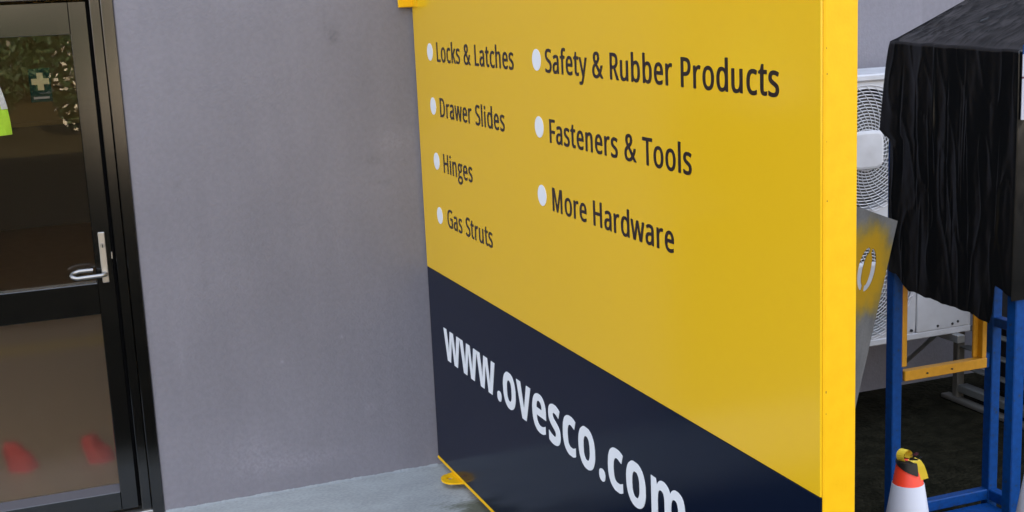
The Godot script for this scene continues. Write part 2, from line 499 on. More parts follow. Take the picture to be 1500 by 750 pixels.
	for j in rows + 1:
		var row := []
		for i in cols + 1:
			var u := float(i) / cols
			var t := float(j) / rows
			var half := lerpf(0.115, 0.075, t * t)
			row.append(Vector3(lerpf(-half, half, u), t * 0.225, 0.012 * sin(u * 17.0 + t * 2.0) + 0.02 * sin(PI * u)))
		gridp.append(row)
	for j in rows:
		for i in cols:
			quad(st, gridp[j][i], gridp[j][i + 1], gridp[j + 1][i + 1], gridp[j + 1][i], Vector3(0, 0, 1))
			var o := Vector3(0, 0, -0.012)
			quad(st, gridp[j][i] + o, gridp[j][i + 1] + o, gridp[j + 1][i + 1] + o, gridp[j + 1][i] + o, Vector3(0, 0, -1))
	put("vest_body", done(st), M.lime, v)
	st = start()
	for j in range(6, 14):
		quad(st, gridp[j][9] + Vector3(0.0, 0, .003), gridp[j][10] + Vector3(0.002, 0, .003), gridp[j + 1][10] + Vector3(0.002, 0, .003), gridp[j + 1][9] + Vector3(0, 0, .003), Vector3(0, 0, 1))
	put("reflective_strip", done(st), M.silver_tape, v)
	st = start()
	tube(st, [Vector3(0, 0.22, 0.01), Vector3(0, 0.29, 0.0), Vector3(0.0, 0.34, 0.04), Vector3(0.0, 0.40, 0.072)], 0.003, 6)
	put("hook", done(st), M.steel, v)
	var pp := put("paper_notice", bx(Vector3(-0.265, 1.40, -0.0755), Vector3(-0.086, 1.555, -0.0745), 0.0003), M.white_paper, self)
	tag(pp, "white paper notice on the door glass below the lime vest", "notice")
	for k in 2:
		var rc := red_bundle(k)
		rc.position = [Vector3(0.165, 0.006, -0.76), Vector3(-0.16, 0.006, -0.80)][k]
		tag(rc, ["red cloth bundle on the floor behind the lower glass, nearer the door handle side", "red cloth bundle on the floor behind the lower glass, at the photo's left edge"][k], "cloth", "red bundles behind the door")

func red_bundle(k: int) -> MeshInstance3D:
	var n := FastNoiseLite.new(); n.seed = 90 + k; n.frequency = 0.9
	var st := SurfaceTool.new()
	st.begin(Mesh.PRIMITIVE_TRIANGLES); st.set_smooth_group(0)
	var P := []
	for j in 13:
		var row := []
		for i in 24:
			var a := TAU * i / 24
			var t := PI * 0.5 * j / 12.0
			var dir := Vector3(cos(a) * cos(t), sin(t), sin(a) * cos(t))
			var r := 1.0 + 0.28 * n.get_noise_3dv(dir * 1.1)
			row.append(Vector3(dir.x * 0.060 * r + 0.03 - dir.y * 0.05, pow(dir.y, 0.8) * 0.125 * r, dir.z * 0.06 * r))
		P.append(row)
	for j in 12:
		for i in 24:
			var i2 := (i + 1) % 24
			quad(st, P[j][i], P[j][i2], P[j + 1][i2], P[j + 1][i], P[j][i] + Vector3(0, 0.01, 0))
	st.generate_normals()
	return put("red_cloth", st.commit(), M.red_cloth, self)

# ---------------------------------------------------------------- the sign
func text(parent: Node3D, words: String, z0: float, z1: float, y: float, height: float, ref: String, m: Material, bold: bool, label: String) -> void:
	# fits the words between z0 and z1 with their baseline at y; height is that of the ref glyph
	var f := SystemFont.new()
	f.font_names = PackedStringArray(["Droid Sans"])
	f.font_weight = 700 if bold else 400
	var fv := FontVariation.new()
	fv.base_font = f; fv.spacing_glyph = 0 if bold else 2
	var t := TextMesh.new()
	t.font = fv; t.font_size = 64; t.pixel_size = 0.01; t.depth = 0.0012; t.curve_step = 0.6
	t.text = ref
	var rh := t.get_aabb()
	t.text = words
	var ab := t.get_aabb()
	var sy := height / rh.size.y
	var sx := (z1 - z0) / ab.size.x
	# semi-bold: the regular strokes are thickened by copies of the outline set a little aside
	var st := SurfaceTool.new()
	var gx := (0.0005 if bold else 0.0165) * height / (0.535 if bold else 0.714) / sx
	var gy := gx * sx / sy * 0.7
	var k := 0
	for o in [[0, 0], [-1, 0], [1, 0], [0, 1], [0, -1], [-0.7, 0.7], [0.7, 0.7], [-0.7, -0.7], [0.7, -0.7]]:
		st.append_from(t, 0, Transform3D(Basis(), Vector3(o[0] * gx, o[1] * gy, -0.00003 * k)))
		k += 1
	var l := put("lettering", st.commit(), m, parent)
	l.set_meta("label", label)
	l.rotation.y = -PI / 2
	l.scale = Vector3(sx, sy, 1)
	l.position = Vector3(-0.0036, y - rh.position.y * sy, z0 - ab.position.x * sx)

func build_sign() -> void:
	var s := base("yellow_sign", Vector3(XB, 0, 0))
	tag(s, "big yellow sign board with navy band and hardware product list, standing out from the wall", "sign")
	var th := 0.085
	var top := 2.42
	# steel frame: near and far posts, top and bottom rails
	put("end_post", bx(Vector3(0.003, 0.0, SIGN_NEAR - 0.050), Vector3(th, top + 0.02, SIGN_NEAR), 0.004), M.yellow_paint, s)
	put("end_post", bx(Vector3(0.003, 0.0465, SIGN_FAR), Vector3(th, top + 0.02, SIGN_FAR + 0.04), 0.003), M.yellow_paint, s)
	put("foot", bx(Vector3(0.05, 0.0, 0.35), Vector3(0.08, 0.034, 0.45), 0.003), M.yellow_paint, s)
	put("top_rail", bx(Vector3(0.003, top - 0.03, SIGN_FAR + 0.04), Vector3(th, top + 0.02, SIGN_NEAR - 0.05), 0.003), M.yellow_paint, s)
	put("bottom_rail", bx(Vector3(-0.006, 0.034, SIGN_FAR + 0.001), Vector3(th - 0.004, 0.046, SIGN_NEAR - 0.05), 0.002), M.yellow_paint, s)
	rng.seed = 41
	var cs := start()
	for k in 10:
		var cy := rng.randf_range(0.1, 2.35)
		var ch := rng.randf_range(0.0015, 0.005)
		var lft := rng.randf() < 0.75
		var cx := 0.0075 + rng.randf() * 0.002 if lft else th - 0.0065 - rng.randf() * 0.002
		box(cs, Vector3(cx, cy, SIGN_NEAR - 0.001), Vector3(cx + rng.randf_range(0.001, 0.003), cy + ch, SIGN_NEAR + 0.0003), 0.0001)
	var pc := put("paint_chips", done(cs), M.chip, s)
	pc.set_meta("kind", "stuff")
	# printed sheets
	var zf := SIGN_FAR + 0.002
	var zn := SIGN_NEAR - 0.004
	put("yellow_panel", bx(Vector3(-0.003, 0.871, zf), Vector3(0.0025, top, zn), 0.001), M.sheet, s)
	put("navy_band", bx(Vector3(-0.003, 0.0465, zf), Vector3(0.0025, 0.869, zn), 0.001), M.navy, s)
	put("back_panel", bx(Vector3(th - 0.012, 0.05, SIGN_FAR + 0.041), Vector3(th - 0.008, top - 0.031, SIGN_NEAR - 0.051), 0.001), M.cabinet, s)
	# list of goods
	var dots := [[0.2205, 1.754], [0.2235, 1.5455], [0.2285, 1.330], [0.2310, 1.114], [1.3255, 1.758], [1.3255, 1.550], [1.3270, 1.334]]
	var st := start()
	var c := []
	for k in 40: c.append(Vector3(-0.0040, sin(TAU * k / 40) * 0.0335, cos(TAU * k / 40) * 0.0355))
	for k in 40:
		tri(st, Vector3(-0.0040, 0, 0), c[k], c[(k + 1) % 40], Vector3(-1, 0, 0))
		quad(st, c[k], c[(k + 1) % 40], c[(k + 1) % 40] + Vector3(0.003, 0, 0), c[k] + Vector3(0.003, 0, 0), c[k] * Vector3(0, 1, 1))
	var disc := done(st)
	for d in dots: put("bullet_dot", disc, M.letter_white, s, Vector3(0, d[1], d[0]))
	var cap := 0.0712
	text(s, "Locks & Latches", 0.308, 1.124, 1.7205, cap, "L", M.letter_dark, false, "black words Locks & Latches")
	text(s, "Drawer Slides", 0.312, 1.014, 1.5105, cap, "L", M.letter_dark, false, "black words Drawer Slides")
	text(s, "Hinges", 0.318, 0.653, 1.2955, cap, "L", M.letter_dark, false, "black word Hinges")
	text(s, "Gas Struts", 0.330, 0.838, 1.0830, cap, "L", M.letter_dark, false, "black words Gas Struts")
	text(s, "Safety & Rubber Products", 1.398, 2.709, 1.7225, cap, "L", M.letter_dark, false, "black words Safety & Rubber Products")
	text(s, "Fasteners & Tools", 1.412, 2.314, 1.5095, cap, "L", M.letter_dark, false, "black words Fasteners & Tools")
	text(s, "More Hardware", 1.414, 2.213, 1.2975, cap, "L", M.letter_dark, false, "black words More Hardware")
	text(s, "www.ovesco.com", 0.194, 2.245, 0.5195, 0.128, "x", M.letter_white, true, "white web address www.ovesco.com")
	# hinge bracket by the wall at the top and floor lug at the bottom
	put("hinge_bracket", bx(Vector3(-0.064, 1.926, 0.020), Vector3(-0.0035, 2.02, 0.034), 0.003), M.yellow_paint, s)
	put("bracket_flange", bx(Vector3(-0.0075, 1.9265, 0.0345), Vector3(-0.0032, 2.02, 0.085), 0.001), M.yellow_paint, s)
	st = start()
	# rounded lug with a hole, lying flat under the bottom rail
	var outer := []
	var inner := []
	var N := 32
	for k in N:
		var a := TAU * k / N
		var o := Vector3(cos(a) * 0.040, 0, sin(a) * 0.055)
		if cos(a) > 0.0: o = Vector3(0.075, 0, clampf(tan(a) * 0.11, -0.10, 0.10)) if absf(tan(a)) < 0.9 else Vector3(0.075 * minf(1.0, absf(cos(a)) * 2.2), 0, signf(sin(a)) * lerpf(0.057, 0.10, minf(1.0, absf(cos(a)) * 1.5)))
		outer.append(Vector3(-0.030, 0, 0.268) + o)
		inner.append(Vector3(-0.033, 0, 0.262) + Vector3(cos(a), 0, sin(a)) * 0.014)
	for k in N:
		var k2 := (k + 1) % N
		for y in [0.026, 0.0335]:
			var up := Vector3(0, y, 0)
			quad(st, outer[k] + up, outer[k2] + up, inner[k2] + up, inner[k] + up, Vector3.UP if y > 0.03 else Vector3.DOWN)
		quad(st, outer[k] + Vector3(0, 0.026, 0), outer[k2] + Vector3(0, 0.026, 0), outer[k2] + Vector3(0, 0.0335, 0), outer[k] + Vector3(0, 0.0335, 0), outer[k] - Vector3(-0.03, 0, 0.268))
		quad(st, inner[k] + Vector3(0, 0.026, 0), inner[k2] + Vector3(0, 0.026, 0), inner[k2] + Vector3(0, 0.0335, 0), inner[k] + Vector3(0, 0.0335, 0), Vector3(-0.033, 0, 0.262) - inner[k])
	put("floor_lug", done(st), M.yellow_paint, s)

# ---------------------------------------------------------------- air conditioner
func fan_grille(r_in: float, r_out: float) -> ArrayMesh:
	var st := SurfaceTool.new()
	st.begin(Mesh.PRIMITIVE_TRIANGLES); st.set_smooth_group(-1)
	var rings := 15
	for k in rings + 1:
		var r := lerpf(r_in, r_out, float(k) / rings)
		var pts := []
		for i in 56:
			var a := TAU * i / 56
			pts.append(Vector3(cos(a) * r, sin(a) * r, 0.012 * cos(0.5 * PI * r / r_out)))
		tube(st, pts, 0.0024, 4, true)
	for s in 36:
		var pts := []
		for i in 9:
			var t := i / 8.0
			var r := lerpf(r_in, r_out, t)
			var a := TAU * s / 36 + t * 0.7
			pts.append(Vector3(cos(a) * r, sin(a) * r, 0.003 + 0.012 * cos(0.5 * PI * r / r_out)))
		tube(st, pts, 0.0017, 4)
	st.generate_normals()
	return st.commit()

func build_ac() -> void:
	var a := base("air_conditioner", Vector3(3.06, 0.368, 0.12))
	tag(a, "white air conditioner with round wire fan grilles on the wall behind the sign", "air conditioner")
	var W := 0.885
	var H := 1.192
	var D := 0.33
	var px := 0.585     # the plain panel starts here
	var R := 0.262
	var centres := [Vector2(0.310, 0.872), Vector2(0.310, 0.300)]
	# casing: back, sides, top, bottom and a front plate with two round openings
	put("casing", bx(Vector3(0, 0, 0), Vector3(W, H - 0.03, 0.02), 0.003), M.ac_white, a)
	put("side_panel", bx(Vector3(0, 0.03, 0.0202), Vector3(0.012, H - 0.03, D - 0.004), 0.003), M.ac_white, a)
	put("side_panel", bx(Vector3(W - 0.012, 0.03, 0.0202), Vector3(W, H - 0.03, D - 0.004), 0.003), M.ac_white, a)
	put("top_cover", bx(Vector3(-0.008, H - 0.0295, -0.008), Vector3(W + 0.008, H, D + 0.008), 0.006), M.ac_white, a)
	put("base_tray", bx(Vector3(0, 0, 0.0202), Vector3(W, 0.0295, D), 0.004), M.ac_white, a)
	var st := start()
	for ci in 2:
		var c: Vector2 = centres[ci]
		var ylo := 0.03 if ci == 1 else 0.586
		var yhi := 0.586 if ci == 1 else H - 0.03
		var N := 72
		for k in N:
			var q := []
			for kk in [k, k + 1]:
				var t: float = TAU * kk / N
				var d := Vector2(cos(t), sin(t))
				var sx := ((px - c.x) if d.x > 0 else (c.x - 0.012)) / maxf(absf(d.x), 1e-5)
				var sy := ((yhi - c.y) if d.y > 0 else (c.y - ylo)) / maxf(absf(d.y), 1e-5)
				var e := c + d * minf(sx, sy)
				var i := c + d * R
				q.append(Vector3(i.x, i.y, D - 0.006)); q.append(Vector3(e.x, e.y, D - 0.006))
			quad(st, q[0], q[1], q[3], q[2], Vector3(0, 0, 1))
			quad(st, q[0], q[2], q[2] - Vector3(0, 0, 0.06), q[0] - Vector3(0, 0, 0.06), Vector3(c.x, c.y, D) - q[0])
	put("front_plate", done(st), M.ac_white, a)
	put("access_panel", bx(Vector3(px + 0.003, 0.03, D - 0.03), Vector3(W - 0.0125, H - 0.0302, D + 0.001), 0.004), M.ac_white, a)
	st = start()
	for k in 62:
		var fx := 0.016 + k * 0.0092
		box(st, Vector3(fx, 0.032, 0.022), Vector3(fx + 0.0012, H - 0.04, 0.075), 0.0003)
	var fins := put("cooling_fins", done(st), M.ac_fins, a)
	fins.set_meta("kind", "stuff")
	var grille := fan_grille(0.075, R + 0.012)
	for c in centres:
		var g := put("fan_grille", grille, M.ac_wire, a, Vector3(c.x, c.y, D - 0.004))
		g.set_meta("label", "white wire fan grille of rings and curved spokes")
		put("grille_hub", hub_mesh(), M.ac_white, g, Vector3(0, 0, 0.010))
		st = start()
		for k in 3:
			for i in 6:
				var a0 := TAU * k / 3 + i * 0.25
				var a1 := a0 + 0.25
				var z0 := -0.10 + i * 0.008
				quad(st, Vector3(cos(a0) * 0.06, sin(a0) * 0.06, z0), Vector3(cos(a0) * 0.24, sin(a0) * 0.24, z0 - .02), Vector3(cos(a1) * 0.24, sin(a1) * 0.24, z0 - .012), Vector3(cos(a1) * 0.06, sin(a1) * 0.06, z0 + .008), Vector3(0, 0, 1))
		put("fan_blades", done(st), M.grey_post, g)
	for p in [[0.56, 0.045], [0.70, 0.048], [0.78, 0.048], [0.81, 0.055]]:
		st = start()
		tube(st, [Vector3(p[0], p[1], D - 0.004), Vector3(p[0], p[1], D + 0.004)], 0.006, 10)
		put("screw", done(st), M.screw, a)
	# wall brackets under the unit
	for x in [0.14, 0.80]:
		var bk := start()
		box(bk, Vector3(x - 0.02, -0.036, -0.12), Vector3(x + 0.02, -0.001, D + 0.04), 0.002)
		box(bk, Vector3(x - 0.019, -0.34, -0.1198), Vector3(x + 0.019, -0.037, -0.112), 0.002)
		tube(bk, [Vector3(x, -0.30, -0.113), Vector3(x, -0.034, 0.20)], 0.010, 8)
		put("wall_bracket", done(bk), M.galvanised, a)

func hub_mesh() -> ArrayMesh:
	# a rounded square cap
	var st := SurfaceTool.new()
	st.begin(Mesh.PRIMITIVE_TRIANGLES); st.set_smooth_group(-1)
	var prev := []
	for lv in [[0.083, -0.012], [0.083, 0.004], [0.079, 0.010], [0.070, 0.013], [0.0, 0.015]]:
		var ring := []
		for k in 48:
			var t := TAU * k / 48
			var d := Vector2(cos(t), sin(t))
			var p := pow(pow(absf(d.x), 5.0) + pow(absf(d.y), 5.0), -0.2)
			ring.append(Vector3(d.x * p * lv[0], d.y * p * lv[0], lv[1]))
		if prev:
			for k in 48:
				var k2 := (k + 1) % 48
				if lv[0] == 0.0: tri(st, prev[k], prev[k2], ring[k], Vector3(0, 0, 1))
				else: quad(st, prev[k], prev[k2], ring[k2], ring[k], Vector3(prev[k].x, prev[k].y, 0.05))
		prev = ring
	st.generate_normals()
	return st.commit()

# ---------------------------------------------------------------- blue stand and its black cover
func build_stand() -> void:
	var s := base("blue_stand", Vector3(2.735, 0, 1.46))
	tag(s, "blue steel stand with a yellow inner frame, wrapped in black plastic at the top", "stand")
	var w := 0.04
	var X := 0.425
	var Z := 0.588
	for x in [0.0, X]:
		for z in [0.0, Z]:
			put("post", bx(Vector3(x, 0, z), Vector3(x + w, 1.58, z + w), 0.003), M.blue, s)
	for z in [0.0, Z]:
		put("bottom_rail", bx(Vector3(w, 0.076, z + 0.002), Vector3(X, 0.116, z + w - 0.002), 0.003), M.blue, s)
		put("top_rail", bx(Vector3(w, 1.53, z + 0.002), Vector3(X, 1.57, z + w - 0.002), 0.003), M.blue, s)
	put("side_rail", bx(Vector3(X + 0.002, 0.076, w), Vector3(X + w - 0.002, 0.116, Z), 0.003), M.blue, s)
	put("side_rail", bx(Vector3(0.002, 0.030, w), Vector3(w - 0.002, 0.070, Z), 0.003), M.blue, s)
	put("side_rail", bx(Vector3(X + 0.002, 0.728, w), Vector3(X + w - 0.002, 0.762, Z), 0.003), M.blue, s)
	put("shelf", bx(Vector3(w + 0.001, 0.062, w + 0.001), Vector3(X - 0.001, 0.068, Z - 0.001), 0.001), M.blue, s)
	var st := start()
	var a := Vector3(X + 0.01, 0.895, w)
	var b := Vector3(X + 0.01, 0.665, Z)
	for k in 2:
		var o := Vector3(0.02 * k, 0, 0)
		quad(st, a + o, b + o, b + o + Vector3(0, 0.036, 0), a + o + Vector3(0, 0.036, 0), Vector3(-1 + 2 * k, 0, 0))
	var ox := Vector3(0.02, 0, 0)
	var oy := Vector3(0, 0.036, 0)
	quad(st, a + oy, b + oy, b + oy + ox, a + oy + ox, Vector3.UP)
	quad(st, a, b, b + ox, a + ox, Vector3.DOWN)
	put("brace", done(st), M.blue, s)
	# yellow U-shaped angle frame with bolts
	var y := Node3D.new(); y.name = "yellow_frame"; s.add_child(y)
	put("upright", bx(Vector3(0.041, 0.632, 0.008), Vector3(0.063, 1.2, 0.036), 0.002), M.orange_paint, y)
	put("cross_bar", bx(Vector3(0.052, 0.580, 0.010), Vector3(0.404, 0.616, 0.040), 0.002), M.orange_paint, y)
	put("upright", bx(Vector3(0.364, 0.616, 0.004), Vector3(0.384, 1.2, 0.014), 0.002), M.orange_paint, y)
	put("upright", bx(Vector3(0.3842, 0.616, 0.004), Vector3(0.404, 1.2, 0.036), 0.002), M.orange_paint, y)
	for x in [0.145, 0.250]:
		st = start()
		tube(st, [Vector3(x, 0.598, 0.038), Vector3(x, 0.598, 0.044)], 0.0035, 8)
		put("bolt", done(st), M.screw, y)
	put("mount_tab", bx(Vector3(0.0405, 0.575, 0.006), Vector3(0.051, 0.63, 0.030), 0.002), M.blue, s)
	put("mount_tab", bx(Vector3(0.4045, 0.575, 0.006), Vector3(0.4245, 0.63, 0.030), 0.002), M.blue, s)
	build_cover()

func build_cover() -> void:
	# black plastic sheet: sides hang from a top that slopes up to the right
	var n := FastNoiseLite.new(); n.seed = 7; n.frequency = 1.0; n.fractal_octaves = 2
	var st := SurfaceTool.new()
	st.begin(Mesh.PRIMITIVE_TRIANGLES); st.set_smooth_group(0)
	var per := 420
	var lv := 60
	var top_lv := 24
	var BL := Vector2(2.722, 1.488); var FL := Vector2(2.706, 2.098); var FR := Vector2(3.215, 2.104); var BR := Vector2(3.215, 1.452)
	# hem height along the left side: metres in z, height
	var hem := [[1.40, 0.985], [1.53, 0.975], [1.57, 0.945], [1.60, 0.932], [1.76, 0.928], [1.92, 0.921], [2.005, 0.912], [2.018, 0.95], [2.026, 1.035], [2.106, 1.010], [2.2, 1.0]]
	var creases := []
	var crinkle := FastNoiseLite.new(); crinkle.seed = 12; crinkle.frequency = 1.0; crinkle.fractal_type = FastNoiseLite.FRACTAL_NONE
	rng.seed = 77
	for k in 20:
		var lo := rng.randf_range(0.9, 1.5)
		creases.append([rng.randf_range(0.02, 0.62), lo, lo + rng.randf_range(0.12, 0.5), rng.randfn() * 0.012, rng.randf_range(-0.004, 0.006)])
	var P := []
	for j in lv + top_lv + 1:
		var row := []
		for i in per:
			var u := float(i) / per
			var c: Vector2
			var hemy := 0.98
			var out: Vector2
			var side := u < 0.5
			if side:
				c = BL.lerp(FL, u / 0.5); out = Vector2(-1, 0)
				for k in hem.size() - 1:
					if c.y >= hem[k][0] and c.y <= hem[k + 1][0]:
						hemy = lerpf(hem[k][1], hem[k + 1][1], (c.y - hem[k][0]) / (hem[k + 1][0] - hem[k][0]))
			elif u < 0.65: c = FL.lerp(FR, (u - 0.5) / 0.15); out = Vector2(0, 1); hemy = 1.0
			elif u < 0.85: c = FR.lerp(BR, (u - 0.65) / 0.20); out = Vector2(1, 0)
			else: c = BR.lerp(BL, (u - 0.85) / 0.15); out = Vector2(0, -0.3)
			var rise := clampf((c.x - 2.722) / 0.493, 0, 1)
			var shoulder := 1.752 - 0.014 * clampf((c.y - 1.5) / 0.6, 0, 1) + 0.19 * rise + 0.003 * n.get_noise_2d(u * 8, 4.0)
			var p: Vector3
			if j <= lv:
				var t := float(j) / lv
				var y := lerpf(hemy + 0.006 * n.get_noise_2d(u * 12, 1.5), shoulder, t)
				# a taut sheet with broad sags and a few sharp upright creases
				var fold := 0.009 * n.get_noise_2d(u * 7.0 + 9.0, y * 1.1)
				for cr in creases:
					var du: float = u - cr[0] - (y - 1.3) * cr[3]
					if absf(du) < 0.02:
						fold += cr[4] * exp(-pow(du / 0.0032, 2.0)) * smoothstep(cr[1] - 0.06, cr[1] + 0.04, y) * smoothstep(cr[2] + 0.06, cr[2] - 0.04, y)
				fold += 0.0026 * exp(-absf(crinkle.get_noise_2d(c.y * 9.0 + c.x * 9.0 + y, y * 2.6)) * 9.0) + 0.0006 * crinkle.get_noise_2d(c.y * 30.0 + c.x * 30.0, y * 14.0 + 20.0)
				fold *= (0.6 + 0.5 * sin(PI * t)) * (0.45 + 0.55 * smoothstep(0.0, 0.12, t))
				if not side: fold = absf(fold) * 0.5
				else: fold *= smoothstep(0.0, 0.04, 0.5 - u)
				var back := exp(-maxf(0.0, c.y - 1.488) * 16.0) if side or u > 0.95 else 0.0
				var flare := 0.0
				if y > 1.48: flare = -0.058 * back * pow(clampf((1.76 - y) / 0.28, 0, 1), 0.6)
				else: flare = -0.058 * back * smoothstep(1.425, 1.455, y)
				# the corner of the load pokes out a little under the shoulder
				p = Vector3(c.x + out.x * fold, y, c.y + out.y * fold + flare)
			else:
				var t := float(j - lv) / top_lv
				var mid := Vector3(3.10, 1.752 + 0.19 * 0.77 + 0.015, lerpf(1.56, 2.05, clampf((c.y - 1.45) / 0.66, 0, 1)))
				var a := Vector3(c.x, shoulder, c.y)
				var q := a.lerp(mid, t)
				var round := -0.012 * (1.0 - sin(minf(1.0, t * 8.0) * PI * 0.5))
				var inner := minf(1.0, t * 6.0)
				q.y += round + inner * (0.012 * n.get_noise_2d(q.x * 4.0, q.z * 4.0) + 0.006 * exp(-absf(n.get_noise_2d(q.x * 9.0 + 3.0, q.z * 6.0)) * 12.0) + 0.003 * exp(-absf(n.get_noise_2d(q.x * 17.0 - q.z * 9.0, q.z * 15.0 + 8.0)) * 10.0))
				p = q
			row.append(p)
		P.append(row)
	for j in lv + top_lv:
		for i in per:
			var i2 := (i + 1) % per
			var m := Vector3.UP
			if j < lv:
				var u := (i + 0.5) / per
				m = Vector3(-1, 0, 0) if u < 0.5 else (Vector3(0, 0, 1) if u < 0.65 else (Vector3(1, 0, 0) if u < 0.85 else Vector3(-0.2, 0, -1)))
			quad(st, P[j][i], P[j][i2], P[j + 1][i2], P[j + 1][i], m)
	st.generate_normals()
	var o := put("plastic_cover", st.commit(), M.plastic, self)
	tag(o, "black plastic sheet draped over the top of the blue stand", "plastic sheet")
	var b := base("white_notice", Vector3(2.708, 1.54, 2.112))
	tag(b, "white notice with a dark line on the cover's front, at the photo's right edge", "notice")
	put("lower_sheet", bx(Vector3(0, 0, 0), Vector3(0.3, 0.118, 0.003), 0.0005), M.white_paper, b)
	put("dark_line", bx(Vector3(0.001, 0.118, 0), Vector3(0.299, 0.124, 0.0025), 0.0003), M.maroon, b)
	put("upper_sheet", bx(Vector3(0, 0.124, 0), Vector3(0.3, 0.188, 0.003), 0.0005), M.white_paper, b)
	put("blue_strip", bx(Vector3(0, 0.188, 0), Vector3(0.3, 0.214, 0.0032), 0.0005), M.blue, b)

func build_cabinet() -> void:
	var c := base("dark_cabinet", Vector3(3.975, 0, 0.30))
	tag(c, "dark cabinet with pale louvre bars low on its side, behind the blue stand", "cabinet")
	put("casing", bx(Vector3(0.03, 0.42, 0.04), Vector3(0.70, 0.95, 1.2), 0.006), M.cabinet, c)
	put("rear_panel", bx(Vector3(0.16, 0.05, 0.04), Vector3(0.70, 0.4195, 1.2), 0.004), M.cabinet, c)
	put("corner_post", bx(Vector3(-0.005, 0.0, 0.0), Vector3(0.035, 0.60, 0.036), 0.003), M.grey_post, c)
	put("corner_post", bx(Vector3(0.0, 0.0, 1.2), Vector3(0.035, 0.95, 1.236), 0.003), M.grey_post, c)
	for y in [0.362, 0.265, 0.172]:
		put("slat", bx(Vector3(0.0, y - 0.006, 0.037), Vector3(0.05, y, 1.199), 0.001), M.slat, c)
	put("bottom_rail", bx(Vector3(-0.004, 0.045, 0.037), Vector3(0.05, 0.080, 1.199), 0.003), M.slat, c)
	put("skid", bx(Vector3(-0.03, 0.0, -0.05), Vector3(0.02, 0.02, 1.3), 0.004), M.grey_post, c)

# ---------------------------------------------------------------- stencil plate
func build_stencil() -> void:
	var W := 0.40
	var H := 1.30
	var c := Vector2(-0.085, -0.170)   # centre of the digit, from the plate's top right corner
	var st := SurfaceTool.new()
	st.begin(Mesh.PRIMITIVE_TRIANGLES); st.set_smooth_group(-1)
	# strips of quads between the outer rectangle and each arc, made by slicing in y
	for side in [[-1.0, -W, c.x], [1.0, c.x, 0.0]]:
		var sgn: float = side[0]
		var ys := [0.0, -0.08]
		for k in 41: ys.append(c.y + 0.0660 - 0.132 * k / 40.0)
		ys.append(-0.5); ys.append(-H)
		for i in ys.size() - 1:
			var y0: float = ys[i]
			var y1: float = ys[i + 1]
			var a0 := hole_span(y0 - c.y)
			var a1 := hole_span(y1 - c.y)
			var spans := []
			if a0.x < 0.0 and a1.x < 0.0:
				spans.append([side[1], side[2], side[1], side[2]])
			else:
				if a0.x < 0.0: a0 = Vector2((a1.x + a1.y) * 0.5, (a1.x + a1.y) * 0.5)
				if a1.x < 0.0: a1 = Vector2((a0.x + a0.y) * 0.5, (a0.x + a0.y) * 0.5)
				var near0 := c.x + sgn * a0.x
				var far0 := c.x + sgn * a0.y
				var near1 := c.x + sgn * a1.x
				var far1 := c.x + sgn * a1.y
				if sgn > 0:
					spans.append([c.x, near0, c.x, near1]); spans.append([far0, 0.0, far1, 0.0])
				else:
					spans.append([near0, c.x, near1, c.x]); spans.append([-W, far0, -W, far1])
			for s in spans:
				for z in [0.0, -0.002]:
					var q := [Vector3(s[0], y0, z), Vector3(s[1], y0, z), Vector3(s[3], y1, z), Vector3(s[2], y1, z)]
					uvquad(st, q, Vector3(0, 0, 1) if z == 0.0 else Vector3(0, 0, -1), W, H)
	for e in [[Vector2(0, 0), Vector2(0, -H), Vector3(1, 0, 0)], [Vector2(-W, 0), Vector2(0, 0), Vector3(0, 1, 0)], [Vector2(-W, -H), Vector2(-W, 0), Vector3(-1, 0, 0)], [Vector2(0, -H), Vector2(-W, -H), Vector3(0, -1, 0)]]:
		uvquad(st, [Vector3(e[0].x, e[0].y, 0), Vector3(e[1].x, e[1].y, 0), Vector3(e[1].x, e[1].y, -0.002), Vector3(e[0].x, e[0].y, -0.002)], e[2], W, H)
	st.generate_normals()
	var o := put("stencil_plate", st.commit(), M.stencil, self)
	tag(o, "grey metal stencil plate with a cut-out 0 and yellow overspray", "stencil")
	o.position = Vector3(2.462, 1.236, 1.88)
	o.rotation_degrees = Vector3(-3.0, 12, -21.0)

func hole_span(dy: float) -> Vector2:
	# inner and outer distance of the digit's opening from its axis at height dy, or -1
	if absf(dy) > 0.0645: return Vector2(-1, -1)
	var outer := 0.004 + 0.032 * sqrt(maxf(0.0, 1.0 - pow(dy / 0.066, 2.0)))
	var inner := 0.0045
	if absf(dy) < 0.048: inner = 0.0045 + 0.0125 * sqrt(1.0 - pow(dy / 0.048, 2.0))
	if outer - inner < 0.001: return Vector2(-1, -1)
	return Vector2(inner, outer)

func uvquad(st: SurfaceTool, q: Array, out: Vector3, W: float, H: float) -> void:
	var order := [0, 1, 2, 0, 2, 3]
	if (q[1] - q[0]).cross(q[2] - q[0]).dot(out) > 0.0: order = [0, 2, 1, 0, 3, 2]
	for k in order:
		st.set_uv(Vector2((q[k].x + W) / W, -q[k].y / H))
		st.add_vertex(q[k])

